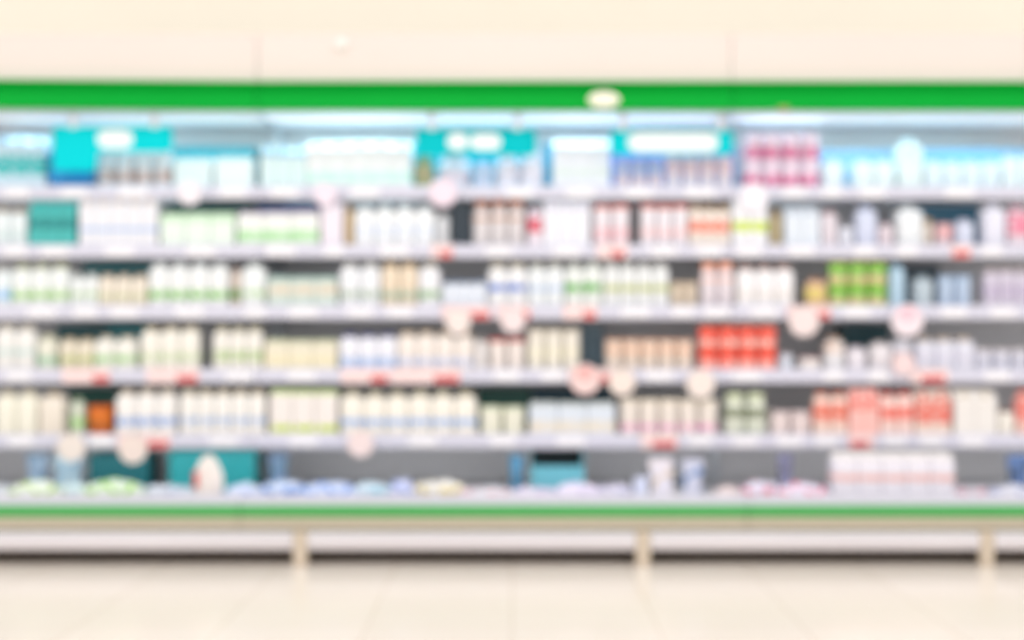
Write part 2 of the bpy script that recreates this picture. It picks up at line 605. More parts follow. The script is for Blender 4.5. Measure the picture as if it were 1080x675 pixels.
B(1, 'bottle', 460, 474, 224, 1, 'slim grey white bottle', (206, 210, 214), (160, 160, 160), None, where='left of the dark gap')
B(1, 'jar', 499, 554, 210, 3, 'white jar with brown lid', (226, 222, 224), (160, 92, 46), (196, 150, 116), (218, 232))
B(1, 'carton', 557, 572, 219, 1, 'narrow carton with crimson band', (236, 226, 236), (214, 180, 196), (214, 40, 76), (230, 244))
B(1, 'carton', 573, 622, 212, 3, 'plain lilac white carton', (238, 240, 248), (214, 210, 230), None)
B(1, 'tub', 625, 664, 215, 2, 'white tub with red lid and pink base', (240, 234, 240), (216, 116, 98), (250, 196, 202), (240, 252))
B(1, 'tub', 675, 726, 215, 3, 'white tub with red lid and pale pink base', (242, 238, 244), (216, 112, 96), (250, 216, 218), (240, 250))
B(1, 'bottle', 727, 769, 216, 3, 'cream bottle with orange red band', (240, 230, 220), (224, 196, 160), (238, 92, 34), (232, 244))
B(1, 'carton', 771, 808, 204, 2, 'tall white carton with lime band', (240, 242, 246), (222, 224, 224), (200, 222, 70), (233, 244))
B(1, 'jar', 812, 824, 220, 1, 'slim tan jar', (190, 176, 140), (150, 130, 100), None, where='beside pale blue cartons')
B(1, 'carton', 826, 863, 218, 2, 'pale blue white carton', (224, 234, 244), (200, 210, 224), None)
B(1, 'bottle', 865, 882, 221, 1, 'slim pinkish bottle', (222, 214, 222), (190, 160, 160), None, where='right of two pale cartons')
B(1, 'bottle', 884, 899, 236, 1, 'shortest white bottle', (216, 220, 232), (196, 190, 200), None, where='left of a tall bluish bottle')
B(1, 'bottle', 901, 923, 216, 1, 'tall bluish bottle', (208, 216, 238), (186, 196, 222), None, where='between two short bottles')
B(1, 'bottle', 925, 941, 234, 1, 'short pinkish bottle', (218, 206, 214), (180, 160, 168), None, where='right of a tall bluish bottle')
B(1, 'bottle', 943, 971, 215, 1, 'broadest white bottle', (232, 238, 242), (206, 216, 220), None, where='among short bottles')
B(1, 'jar', 973, 984, 230, 1, 'slim tan lidded jar', (216, 206, 196), (170, 140, 90), None, where='right of the broadest bottle')
B(1, 'tub', 985, 1004, 235, 1, 'pinkish tub', (228, 206, 212), (196, 150, 150), (238, 170, 172), (240, 250), where='behind a red price tag')
B(1, 'bottle', 1006, 1025, 230, 1, 'bluish white short bottle', (208, 216, 236), (188, 192, 214), None, where='right of a pinkish tub')
B(1, 'bottle', 1034, 1058, 214, 1, 'tall white bottle', (226, 228, 242), (206, 206, 220), None, where='left of pink striped bottles')
B(1, 'bottle', 1060, 1084, 216, 1, 'white bottle with broad pink band', (228, 214, 224), (214, 150, 170), (230, 120, 150), (225, 248), where='at right end')
# ------------------------------------------------------------------ third shelf
B(2, 'bottle', -4, 14, 281, 1, 'white bottle with sky blue band', (228, 238, 240), (206, 206, 200), (130, 190, 240), (305, 315), where='at left end')
B(2, 'bottle', 15, 75, 278, 3, 'white bottle with leaf green band', (234, 240, 238), (190, 196, 150), (146, 204, 90), (306, 315))
B(2, 'bottle', 76, 105, 288, 2, 'short white bottle with faint green line', (232, 238, 238), (206, 210, 206), (196, 222, 180), (308, 313))
B(2, 'bottle', 106, 157, 289, 3, 'beige bottle', (230, 222, 206), (214, 196, 176), (206, 212, 170), (310, 315))
B(2, 'bottle', 159, 243, 276, 4, 'tall white bottle with bright green band', (236, 240, 240), (206, 214, 214), (110, 190, 50), (306, 315))
B(2, 'bottle', 245, 254, 283, 1, 'slim pale bottle with dark green base', (222, 208, 196), (190, 160, 146), (60, 140, 30), (305, 316))
B(2, 'bottle', 256, 282, 276, 1, 'single tall white bottle', (234, 240, 240), (206, 214, 210), (180, 214, 160), (306, 313), where='left of mint multipacks')
B(2, 'pack', 284, 357, 291, 3, 'mint multipack with beige middle', (206, 222, 214), (180, 214, 206), (222, 212, 192), (300, 310))
B(2, 'bottle', 359, 402, 276, 2, 'white bottle with grey green mark', (234, 238, 242), (206, 206, 200), (170, 190, 170), (306, 314))
B(2, 'bottle', 403, 441, 276, 2, 'tan tinted bottle', (230, 214, 190), (190, 166, 120), (150, 180, 160), (306, 315))
B(2, 'bottle', 442, 465, 277, 1, 'white bottle with small green mark', (234, 236, 240), (206, 200, 180), (140, 180, 130), (306, 315))
B(2, 'bottle', 467, 513, 296, 4, 'small bluish white bottle', (228, 236, 246), (150, 176, 214), None)
B(2, 'bottle', 515, 556, 277, 2, 'cream white bottle with royal blue band', (234, 236, 238), (214, 206, 180), (90, 130, 210), (299, 307))
B(2, 'bottle', 557, 595, 277, 2, 'white bottle with faint blue line', (232, 238, 240), (206, 206, 190), (190, 210, 236), (301, 307))
B(2, 'bottle', 596, 635, 276, 2, 'white bottle with mid green band', (230, 236, 232), (206, 210, 200), (100, 180, 80), (298, 308))
B(2, 'bottle', 636, 705, 276, 4, 'white bottle with yellow green speck', (230, 234, 234), (206, 206, 200), (190, 200, 130), (300, 307))
B(2, 'tub', 707, 735, 297, 2, 'small beige tub', (220, 206, 186), (206, 186, 160), None)
B(2, 'jar', 738, 774, 276, 2, 'pale jar with peach lid', (230, 222, 228), (246, 176, 146), (246, 196, 170), (280, 296))
B(2, 'bottle', 776, 836, 279, 3, 'broad plain white bottle', (240, 240, 242), (196, 160, 150), (228, 222, 216), (306, 314))
B(2, 'bottle', 849, 870, 293, 1, 'short tan bottle with yellow base', (216, 180, 146), (196, 150, 120), (222, 206, 110), (303, 316))
B(2, 'tub', 873, 935, 277, 3, 'bright green tub with yellow lid', (110, 196, 70), (220, 206, 120), (226, 200, 160), (300, 312), rows=2)
B(2, 'bottle', 937, 953, 277, 1, 'slim light blue bottle', (176, 206, 226), (140, 180, 200), None, where='beside green tubs')
B(2, 'bottle', 962, 982, 290, 1, 'grey blue bottle', (180, 196, 206), (150, 170, 180), None, where='between dark gaps')
B(2, 'tub', 988, 1024, 290, 2, 'light blue tub', (186, 206, 230), (160, 186, 214), None)
B(2, 'bottle', 1036, 1084, 282, 3, 'lilac beige bottle', (206, 200, 216), (196, 180, 176), (190, 180, 206), (300, 314))
# ------------------------------------------------------------------ fourth shelf
B(3, 'bottle', -2, 40, 343, 2, 'tall cream white bottle with pale teal line', (236, 236, 232), (222, 214, 196), (196, 220, 216), (368, 374))
B(3, 'bottle', 42, 62, 353, 1, 'cream bottle with teal green band', (226, 226, 210), (206, 206, 170), (150, 200, 170), (375, 384))
B(3, 'bottle', 65, 101, 356, 2, 'beige bottle with yellow green band', (224, 216, 196), (206, 190, 160), (190, 200, 130), (374, 382))
B(3, 'bottle', 102, 146, 354, 2, 'white bottle with soft green band', (234, 234, 226), (220, 212, 190), (160, 210, 140), (374, 382))
B(3, 'bottle', 150, 212, 344, 3, 'tall cream bottle with green speckled band', (238, 236, 226), (216, 206, 180), (196, 216, 170), (372, 380))
B(3, 'bottle', 226, 278, 345, 3, 'cream bottle with green dots', (236, 234, 226), (216, 210, 180), (170, 200, 130), (370, 380))
B(3, 'pack', 281, 357, 358, 3, 'pale yellow multipack', (234, 228, 206), (214, 224, 190), (236, 228, 192), (375, 384))
B(3, 'bottle', 359, 419, 351, 3, 'white bottle with navy cap', (234, 236, 244), (50, 56, 130), (170, 196, 236), (377, 386))
B(3, 'bottle', 420, 500, 349, 4, 'cream bottle with faint blue writing', (238, 230, 222), (206, 186, 156), (200, 210, 236), (377, 385))
B(3, 'bottle', 502, 513, 356, 1, 'slim white bottle', (236, 232, 230), (206, 196, 190), None, where='left of red capped bottles')
B(3, 'tub', 515, 554, 357, 2, 'white tub with red lid', (240, 232, 226), (206, 70, 60), None)
B(3, 'tub', 556, 612, 347, 3, 'tall cream tub', (238, 234, 222), (230, 222, 204), (240, 236, 214), (364, 380))
B(3, 'tub', 638, 731, 358, 5, 'beige tub with peach top', (232, 218, 204), (236, 190, 160), (240, 196, 166), (366, 373))
B(3, 'tub', 736, 819, 344, 4, 'orange red tub', (240, 52, 14), (250, 180, 160), (255, 196, 184), (370, 380), rows=2)
B(3, 'bottle', 822, 835, 372, 1, 'tiny pale blue bottle', (206, 214, 226), (206, 180, 180), None, where='right of the red tubs')
B(3, 'tub', 841, 866, 377, 1, 'small white tub with pink lid', (236, 230, 226), (216, 170, 176), None)
B(3, 'bottle', 869, 889, 356, 1, 'pale bottle with peach cap', (226, 226, 230), (214, 180, 150), (230, 210, 196), (362, 372))
B(3, 'bottle', 892, 912, 365, 1, 'short lilac white bottle', (226, 222, 230), (206, 196, 206), None)
B(3, 'bottle', 916, 939, 360, 1, 'plain white bottle with grey cap', (226, 222, 226), (190, 180, 180), None)
B(3, 'bottle', 941, 960, 354, 1, 'grey white bottle behind a round card', (206, 206, 216), (150, 150, 150), (226, 206, 206), (372, 382))
B(3, 'bottle', 963, 1026, 356, 3, 'pale bottle with beige cap', (218, 220, 232), (216, 196, 170), (214, 214, 230), (370, 382))
B(3, 'tub', 1027, 1084, 368, 3, 'low lilac white tub', (214, 216, 230), (222, 214, 214), None)
# ------------------------------------------------------------------ fifth shelf
B(4, 'bottle', -2, 42, 412, 2, 'cream white bottle', (240, 238, 222), (214, 206, 180), None)
B(4, 'bottle', 44, 72, 413, 1, 'wide beige bottle', (232, 224, 210), (196, 180, 150), None, where='left of an orange tub')
B(4, 'bottle', 76, 90, 420, 1, 'slim grey green bottle', (206, 214, 196), (150, 170, 140), (170, 214, 140), (440, 452))
B(4, 'tub', 93, 121, 428, 1, 'orange tub with brown base', (222, 118, 30), (206, 96, 26), (130, 70, 30), (446, 454))
B(4, 'bottle', 124, 188, 411, 3, 'white bottle with bold blue band', (240, 238, 234), (222, 210, 190), (110, 160, 226), (440, 448))
B(4, 'bottle', 191, 281, 411, 5, 'white bottle with soft blue band', (240, 238, 232), (220, 208, 180), (150, 184, 230), (440, 447))
B(4, 'pack', 286, 357, 411, 3, 'white multipack with lime edges', (242, 236, 230), (206, 226, 160), (188, 214, 50), (448, 455))
B(4, 'bottle', 360, 503, 413, 6, 'white bottle with small blue emblem', (242, 238, 226), (214, 206, 176), (150, 186, 236), (441, 449))
B(4, 'tub', 506, 554, 429, 2, 'low cream tub', (240, 240, 222), (226, 236, 206), None)
B(4, 'pack', 558, 648, 424, 3, 'pale blue multipack with beige base', (220, 230, 240), (206, 214, 210), (230, 222, 206), (444, 455))
B(4, 'tub', 653, 757, 421, 5, 'cream tub with pink band', (242, 234, 224), (240, 230, 210), (240, 180, 214), (447, 454))
B(4, 'jar', 763, 808, 414, 2, 'pale green jar with dark mark', (224, 230, 214), (206, 216, 180), (120, 130, 100), (424, 440))
B(4, 'tub', 811, 855, 434, 2, 'low pinkish white tub', (236, 222, 220), (222, 206, 206), None)
B(4, 'bottle', 857, 893, 413, 2, 'peach bottle with red band', (240, 216, 204), (214, 130, 104), (232, 120, 98), (425, 446))
B(4, 'carton', 894, 925, 410, 2, 'pink carton with red top', (247, 196, 188), (236, 80, 70), (238, 122, 110), (412, 432))
B(4, 'bottle', 926, 962, 413, 2, 'pale pink bottle with red print', (242, 214, 206), (214, 74, 54), (240, 120, 106), (428, 444))
B(4, 'carton', 963, 1000, 411, 2, 'beige and red carton', (236, 216, 204), (228, 96, 82), (230, 116, 102), (418, 446))
B(4, 'carton', 1003, 1048, 411, 2, 'tall cream carton with no print', (238, 235, 230), (220, 210, 190), None)
B(4, 'bottle', 1051, 1068, 432, 1, 'short cream bottle', (236, 232, 222), (150, 110, 90), None, where='right of tall cartons')
B(4, 'bottle', 1070, 1088, 412, 1, 'pink bottle with red shoulder', (244, 206, 196), (226, 70, 50), (236, 120, 110), (420, 446), where='at right end')


# ------------------------------------------------------------------ bottom deck
def p_pouch(w, h, d, c, c2):
    """filled plastic bag lying on the deck: swollen middle, crimped ends"""
    bm_ = bmesh.new()
    nu, nv = 14, 8
    rows_ = []
    for i in range(nu + 1):
        u = i / nu
        e = max(0.0, math.sin(math.pi * u)) ** 0.38
        ring = []
        for j in range(nv * 2):
            a = 2 * math.pi * j / (nv * 2)
            yy = d / 2 * math.cos(a) * (0.72 + 0.28 * e)
            zz = h / 2 * math.sin(a) * (0.05 + 0.95 * e)
            zz += (0.0035 * math.sin(11 * u + 3 * a + w * 300) + 0.003 * math.sin(23 * u + a + w * 90)) * e
            ring.append((-w / 2 + w * u, yy, max(zz + h / 2, 0.0)))
        rows_.append(ring)
    add_loft(bm_, rows_)
    body = finish(bm_, 'bag_body', mat(c, 0.25, second=c2, scale=26, cut=0.55), True)
    bm_ = bmesh.new()
    for s in (-1, 1):
        add_box(bm_, min(s * w / 2, s * (w / 2 + 0.008)), max(s * w / 2, s * (w / 2 + 0.008)), -d * 0.36, d * 0.36, h / 2 - 0.001, h / 2 + 0.001)
    return [('film', body), ('crimped_seal', finish(bm_, 'bag_seal', mat(c, 0.3)))]


def pouch(px0, px1, ytop, look, c, c2, y=-0.15, turn=0.0):
    x0, _ = at(px0, 0, y)
    x1, _ = at(px1, 0, y)
    top = at(0, ytop, y)[1]
    h = max(top - DECK_Z, 0.02)
    r = empty('cheese_bag', ((x0 + x1) / 2, y, DECK_Z), look, 'bag', 'plastic bags lying on the bottom deck')
    for pn, me in p_pouch(x1 - x0 - 0.019, h, 0.10, c, c2):
        link(pn, me, r)
    r.rotation_euler = (0, 0, turn)


for a_ in [
    (-8, 14, 513, 'grey white plastic bag cut by the left edge, bottom deck', (200, 206, 214), (222, 226, 230)),
    (16, 61, 508, 'white bag with lime green top, leftmost green one on the bottom deck', (226, 236, 226), (170, 206, 90)),
    (63, 91, 511, 'small pale aqua bag between two green topped bags, bottom deck', (214, 236, 236), (190, 216, 226)),
    (93, 148, 507, 'large bag with green corner below the orange tub, bottom deck', (214, 230, 214), (150, 206, 60)),
    (150, 200, 513, 'grey white bag left of the standing white and red pack, bottom deck', (214, 222, 232), (180, 190, 214)),
    (240, 276, 511, 'blue white bag just right of the standing red and white pack', (206, 216, 240), (120, 150, 214)),
    (278, 322, 509, 'white and blue bag under the lime edged multipacks, bottom deck', (206, 220, 246), (90, 140, 220)),
    (324, 372, 509, 'pale bag with bright blue patches, second blue bag, bottom deck', (200, 214, 244), (90, 140, 220)),
    (374, 410, 510, 'pale aqua bag before the grey back panel, bottom deck', (206, 226, 240), (150, 206, 226)),
    (412, 436, 506, 'upright lilac blue bag poking highest at deck middle', (200, 206, 240), (150, 170, 220)),
    (440, 488, 508, 'white bag with yellow and peach print, bottom deck', (236, 234, 228), (226, 206, 130)),
    (489, 538, 514, 'low grey white bag with red corner, bottom deck', (214, 214, 222), (214, 150, 160)),
    (540, 586, 515, 'low pinkish bag before the turquoise crate with dark opening', (222, 216, 232), (206, 190, 220)),
    (588, 630, 510, 'lilac white bag at the turquoise crate corner, bottom deck', (226, 218, 240), (200, 190, 226)),
    (632, 666, 512, 'pale lilac bag left of the heaped white pack, bottom deck', (222, 218, 238), (190, 190, 220)),
    (754, 780, 513, 'pinkish beige bag right of the blue pouch, bottom deck', (222, 206, 206), (200, 180, 180)),
    (784, 820, 509, 'white bag with red left corner, bottom deck', (226, 222, 240), (236, 130, 150)),
    (822, 868, 510, 'white bag with pink red patch left of the large white multipacks', (224, 218, 236), (230, 120, 150)),
    (1006, 1044, 514, 'low grey bag with pink specks right of the large white multipacks', (206, 206, 214), (214, 150, 170)),
    (1046, 1086, 512, 'grey white bag in the bottom deck right corner', (210, 212, 224), (150, 160, 206)),
]:
    BAGN = globals().get('BAGN', 0) + 1
    ww_ = (a_[1] - a_[0]) * 0.16
    pouch(a_[0] - ww_, a_[1] + ww_, a_[2] - 1, *a_[3:], y=(-0.17, -0.055)[BAGN % 2], turn=0.0)

# white large white multipacks on the deck
B(5, 'pack', 876, 1003, 478, 5, 'large white multipack', (236, 234, 244), (244, 242, 240), (232, 186, 180), (500, 507))

# standing white and red pack (rounded top)
x, _ = at(220, 0, -0.15)
r = empty('standing_pouch', (x, -0.15, DECK_Z), 'white round topped pouch with red edge standing alone on the bottom deck', 'pouch')
hh = at(0, 480, -0.15)[1] - DECK_Z
ww = 32 * 4.85 / FPX
bm = bmesh.new()
rings = []
for i in range(13):
    t = i / 12
    wd = ww * (0.80 + 0.2 * math.sin(math.pi * min(t * 1.25, 1.0))) * (1 if t < 0.55 else math.sqrt(max(0.03, 1 - ((t - 0.55) / 0.46) ** 2)))
    dp = 0.05 * (1 - 0.75 * t)
    rings.append([(wd / 2 * math.cos(2 * math.pi * k / 18), dp / 2 * math.sin(2 * math.pi * k / 18), hh * t) for k in range(18)])
add_loft(bm, rings)
link('film', finish(bm, 'pouch_film', mat((240, 232, 226), 0.3), True), r)
bm = bmesh.new()
add_loft(bm, [[(-ww * 0.47 + dx, yy * (1 - 0.4 * zf), hh * zf) for dx, yy in ((-0.004, 0), (0, -0.023), (0.016, -0.026), (0.016, 0))] for zf in (0.33, 0.5, 0.66)])
link('red_patch', finish(bm, 'pouch_patch', mat((226, 90, 80), 0.4)), r)

# heap in the middle of the deck: bag over bag and a blue pouch
def upright_pouch(px0, px1, ytop, y, label, c, c2, lean=0.0):
    x0, x1 = at(px0, 0, y)[0], at(px1, 0, y)[0]
    h = at(0, ytop, y)[1] - DECK_Z
    w = x1 - x0
    r_ = empty('standing_pouch', ((x0 + x1) / 2, y, DECK_Z), label, 'pouch', 'pouches standing on the bottom deck')
    bm_ = bmesh.new()
    rg = []
    for i in range(11):
        t = i / 10
        dp = 0.055 * (1 - t) + 0.003
        wd = w * (0.93 + 0.07 * math.cos(2 * math.pi * t))
        rg.append([(wd / 2 * math.copysign(abs(math.cos(2 * math.pi * k / 20)) ** 0.6, math.cos(2 * math.pi * k / 20)) + lean * h * t,
                    dp / 2 * math.sin(2 * math.pi * k / 20), h * 0.93 * t) for k in range(20)])
    add_loft(bm_, rg)
    link('film', finish(bm_, 'pouch_film', mat(c, 0.3, second=c2, scale=24, cut=0.57), True), r_)
    bm_ = bmesh.new()
    add_box(bm_, -w * 0.48 + lean * h, w * 0.48 + lean * h, -0.001, 0.001, h * 0.925, h)
    link('top_seal', finish(bm_, 'pouch_seal', mat(c, 0.3)), r_)


upright_pouch(668, 684, 503, -0.16, 'short pale blue pouch at the left foot of the heap, bottom deck', (206, 214, 240), (222, 222, 240))
upright_pouch(686, 712, 483, -0.14, 'tall white pouch in the heap below the red price tag', (226, 224, 238), (222, 206, 190), -0.05)
upright_pouch(718, 741, 484, -0.10, 'blue and white pouch at the right of the heap, bottom deck', (206, 210, 230), (86, 130, 186), 0.03)
upright_pouch(538, 551, 480, 0.10, 'slim blue pouch left of the turquoise crate, bottom deck', (50, 112, 146), (80, 140, 176))
upright_pouch(28, 52, 478, 0.16, 'slate blue pouch standing far left at the back of the deck', (110, 136, 160), (130, 150, 170))
upright_pouch(56, 88, 480, 0.14, 'pale slate pouch standing left of the teal crates, bottom deck', (140, 166, 180), (120, 150, 170))
upright_pouch(283, 304, 478, 0.18, 'steel blue pouch standing right of the wide teal crate', (96, 124, 156), (70, 110, 130))
upright_pouch(820, 836, 478, 0.16, 'grey violet pouch at the back left of the large white multipacks', (110, 110, 140), (90, 90, 110))
upright_pouch(1062, 1086, 480, 0.10, 'navy blue pouch at the deck right corner, behind bags', (70, 96, 140), (50, 70, 96))


# ------------------------------------------------------------------ deck crates, and added blocks that paint tinted light behind the goods
def crate(px0, px1, ytop, base, y, depth, label, c, open_front=False, bottom=None):  # crate form, shared by the added light-tint blocks on the shelves
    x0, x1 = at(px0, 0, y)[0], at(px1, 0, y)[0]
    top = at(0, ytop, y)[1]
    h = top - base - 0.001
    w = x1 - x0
    r_ = empty('crate_or_tint_block', ((x0 + x1) / 2, y + depth / 2, base), label, 'crate', 'plastic crates behind the goods')
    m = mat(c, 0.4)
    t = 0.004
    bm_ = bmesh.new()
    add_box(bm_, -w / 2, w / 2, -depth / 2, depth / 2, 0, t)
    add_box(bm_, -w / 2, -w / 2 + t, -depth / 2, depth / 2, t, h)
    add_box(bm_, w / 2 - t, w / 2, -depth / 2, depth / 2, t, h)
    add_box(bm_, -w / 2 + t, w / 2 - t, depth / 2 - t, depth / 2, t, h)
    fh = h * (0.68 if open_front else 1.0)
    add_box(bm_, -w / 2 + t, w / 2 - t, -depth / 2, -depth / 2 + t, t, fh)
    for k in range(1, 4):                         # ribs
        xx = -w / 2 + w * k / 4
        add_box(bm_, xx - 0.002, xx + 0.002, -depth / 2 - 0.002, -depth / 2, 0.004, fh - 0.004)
    link('box', finish(bm_, 'rear_box', m), r_)
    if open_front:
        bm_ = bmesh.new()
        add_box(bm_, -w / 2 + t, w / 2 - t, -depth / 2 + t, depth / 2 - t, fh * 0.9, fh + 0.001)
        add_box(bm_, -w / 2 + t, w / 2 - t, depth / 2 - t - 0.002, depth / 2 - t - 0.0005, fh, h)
        link('shade_lining', finish(bm_, 'crate_shade', mat((16, 34, 38), 0.8)), r_)  # near-black lining added, painting the shade inside the open crate
    if not open_front:
        bm_ = bmesh.new()
        e = 0.003
        add_box(bm_, -w / 2 - e, w / 2 + e, -depth / 2 - e - 0.002, -depth / 2 - 0.0005, h - 0.012, h)
        link('rim', finish(bm_, 'rear_rim', m), r_)


TEAL = (0, 120, 130)  # blocks on the shelves are added, coloured like the back in tinted light
crate(182, 268, 155, SURF[0], 0.36, 0.12, 'added teal light-tint block behind the two wide multipacks, top shelf', (0, 150, 165))
crate(275, 286, 155, SURF[0], 0.40, 0.10, 'added narrow teal light-tint block right of the wide multipacks, top shelf', (0, 160, 180))
crate(573, 585, 152, SURF[0], 0.34, 0.10, 'added narrow blue teal light-tint block beside the pale green lined cartons', (60, 150, 180))
crate(436, 564, 152, SURF[0], 0.38, 0.10, 'added long turquoise light-tint block under the middle hanging sign', (0, 170, 190))
crate(640, 776, 155, SURF[0], 0.38, 0.10, 'added long blue light-tint block under the right hanging sign', (110, 134, 200))
crate(866, 946, 158, SURF[0], 0.34, 0.12, 'added sky blue light-tint block left of the tallest bottle, top shelf', (140, 190, 222))
crate(970, 1084, 157, SURF[0], 0.34, 0.12, 'added sky blue light-tint block right of the tallest bottle, top shelf', (130, 188, 224))
crate(180, 268, 214, SURF[1], 0.36, 0.12, 'added dark green teal light-tint block behind the pale green multipacks', (60, 120, 124))
crate(272, 334, 213, SURF[1], 0.36, 0.12, 'added blue light-tint block behind the green based multipacks', (110, 150, 206))
crate(476, 498, 214, SURF[1], 0.34, 0.12, 'added slate shade block in the gap left of the brown lidded jars', (90, 106, 118))
crate(968, 1032, 216, SURF[1], 0.36, 0.12, 'added steel blue light-tint block behind the short bottles, second shelf', (40, 110, 140))
crate(88, 160, 276, SURF[2], 0.36, 0.12, 'added teal light-tint block behind the beige bottles, third shelf', TEAL)
crate(948, 990, 279, SURF[2], 0.36, 0.12, 'added dark slate shade block behind the grey blue bottle', (46, 66, 80))
crate(60, 112, 342, SURF[3], 0.36, 0.12, 'added dark teal light-tint block behind the bottles with yellow green band', (30, 96, 104))
crate(114, 156, 341, SURF[3], 0.36, 0.12, 'added bright teal light-tint block behind the soft green banded bottles', (0, 130, 140))
crate(613, 636, 342, SURF[3], 0.34, 0.12, 'added slate blue shade block beside the tall cream tubs, fourth shelf', (100, 126, 140))
crate(890, 938, 341, SURF[3], 0.34, 0.12, 'added dark petrol light-tint block behind the short lilac bottle', (0, 66, 76))
crate(72, 122, 410, SURF[4], 0.34, 0.12, 'added dark green light-tint block behind the orange tub', (36, 100, 90))
crate(504, 560, 410, SURF[4], 0.34, 0.12, 'added dark green light-tint block behind the low cream tubs', (20, 90, 80))
crate(562, 646, 411, SURF[4], 0.34, 0.12, 'added petrol blue light-tint block behind the pale blue multipacks', (10, 70, 90))
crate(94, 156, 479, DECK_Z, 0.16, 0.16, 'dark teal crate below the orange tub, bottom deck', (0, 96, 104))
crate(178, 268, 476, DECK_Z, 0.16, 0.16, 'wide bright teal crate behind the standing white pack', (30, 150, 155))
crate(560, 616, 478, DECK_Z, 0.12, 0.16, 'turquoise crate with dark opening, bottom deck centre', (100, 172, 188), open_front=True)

# ------------------------------------------------------------------ hanging signs of the top shelf


def sign(px0, px1, y0, y1, yy, label, c, plaque, steps, clips):
    x0, z1 = at(px0, y0, yy)
    x1, z0 = at(px1, y1, yy)
    cx = (x0 + x1) / 2
    r_ = empty('hanging_sign', (cx, yy, z0), label, 'sign', 'turquoise signs hung from the canopy')
    bm_ = bmesh.new()
    # board outline: rounded corners, one side may hang lower
    w, h = x1 - x0, z1 - z0
    pts = []
    for ux, uz in steps:
        pts.append((-w / 2 + w * ux, h * uz))
    for t_ in (-0.002, 0.002):
        pass
    fr = [bm_.verts.new((p[0], -0.002, p[1])) for p in pts]
    bk = [bm_.verts.new((p[0], 0.002, p[1])) for p in pts]
    bm_.faces.new(fr)
    bm_.faces.new(bk)
    for i in range(len(pts)):
        j = (i + 1) % len(pts)
        bm_.faces.new((fr[i], fr[j], bk[j], bk[i]))
    link('board', finish(bm_, 'sign_board', dull(mat(c, 0.5))), r_)
    for (a0, a1, b0_, b1_) in plaque:
        bm_ = bmesh.new()
        pw, ph = w * (a1 - a0), h * (b1_ - b0_)
        ring = rr_ring(pw, ph, min(pw, ph) * 0.48, 0)
        add_loft(bm_, [[(p[0] - w / 2 + w * (a0 + a1) / 2, -0.0028, p[1] + h * (b0_ + b1_) / 2) for p in ring],
                       [(p[0] - w / 2 + w * (a0 + a1) / 2, -0.0021, p[1] + h * (b0_ + b1_) / 2) for p in ring]])
        link('white_plaque', finish(bm_, 'sign_plaque', mat((244, 250, 252), 0.3)), r_)
    for u in clips:
        bm_ = bmesh.new()
        xx = -w / 2 + w * u
        add_box(bm_, xx - 0.014, xx + 0.014, -0.005, 0.005, h * 0.95, CANOPY_Z - z0 + 0.001, 0.002)
        link('clip', finish(bm_, 'sign_clip', M_WHITE), r_)


R8 = [(0.03, 0.0), (0.97, 0.0), (1, 0.12), (1, 0.9), (0.98, 1), (0.02, 1), (0, 0.9), (0, 0.12)]
sign(56, 182, 133, 180, 0.115, 'turquoise hanging sign at the left with a long lower flap',
     (0, 214, 222), [(0.37, 0.67, 0.50, 0.92)], [(0.02, 0.0), (0.34, 0.0), (0.36, 0.06), (0.38, 0.42), (0.94, 0.42), (1, 0.5), (1, 0.92), (0.98, 1), (0.02, 1), (0, 0.94), (0, 0.05)], (0.17, 0.85))
sign(439, 565, 136, 164, 0.115, 'turquoise hanging sign in the middle with two white spots',
     (0, 196, 204), [(0.26, 0.435, 0.20, 0.86), (0.45, 0.71, 0.20, 0.82)], R8, (0.13, 0.85))
sign(644, 773, 137, 163, 0.115, 'pale turquoise hanging sign at the right with broad white centre',
     (0, 206, 214), [(0.14, 0.88, 0.10, 0.9)], R8, (0.1, 0.9))

# ------------------------------------------------------------------ badge and clip on the green fascia
x, z = at(637, 105, 0.035)  # slightly raised cream oval on the fascia
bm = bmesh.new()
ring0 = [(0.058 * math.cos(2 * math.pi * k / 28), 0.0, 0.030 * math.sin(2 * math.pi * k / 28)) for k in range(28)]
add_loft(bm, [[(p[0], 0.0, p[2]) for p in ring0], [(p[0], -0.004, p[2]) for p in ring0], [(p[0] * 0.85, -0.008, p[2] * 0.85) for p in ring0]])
o = link('oval_relief', finish(bm, 'oval_relief', mat((250, 246, 226), 0.35), True), None, (x, 0.0395, z))
tag(o, 'cream oval badge on the green fascia right of the middle', 'relief')
x, z = at(827, 115, 0.03)
bm = bmesh.new()
add_box(bm, -0.02, 0.02, -0.006, 0.0, -0.010, 0.012, 0.002)
o = link('fascia_clip', finish(bm, 'fascia_clip', mat((170, 150, 90), 0.5)), None, (x, 0.043, z))
tag(o, 'small tan clip on the lower edge of the green fascia', 'clip')
x, z = at(360, 47, 0.08)  # small raised white round on the top panel
bm = bmesh.new()
add_lathe(bm, [(0.020, 0), (0.022, 0.006), (0.016, 0.012), (0.006, 0.016)], 18)
me = finish(bm, 'white_bump', mat((250, 246, 240), 0.3), True)
from mathutils import Matrix
me.transform(Matrix.Rotation(math.radians(90), 4, 'X'))
o = link('round_bump', me, None, (x, 0.0805, z))
tag(o, 'small round white button on the peach panel above the green fascia', 'bump')

# ------------------------------------------------------------------ price tags and promotion cards
M_TAG = mat((244, 244, 248), 0.4, second=(200, 204, 220), scale=90, cut=0.66)


def price_tag(shelf, px, w_px, label):
    nm, fy, y0, y1 = SH[shelf]
    x, z = at(px, (y0 + y1) / 2, fy)
    w = w_px * (fy + 5) / FPX
    bm_ = bmesh.new()
    add_box(bm_, -w / 2, w / 2, -0.0016, -0.0003, -0.017, 0.017)
    o_ = link('price_tag', finish(bm_, 'price_tag', M_TAG), None, (x, fy, z))
    tag(o_, label, 'price tag', 'white price tags on the shelf rails')


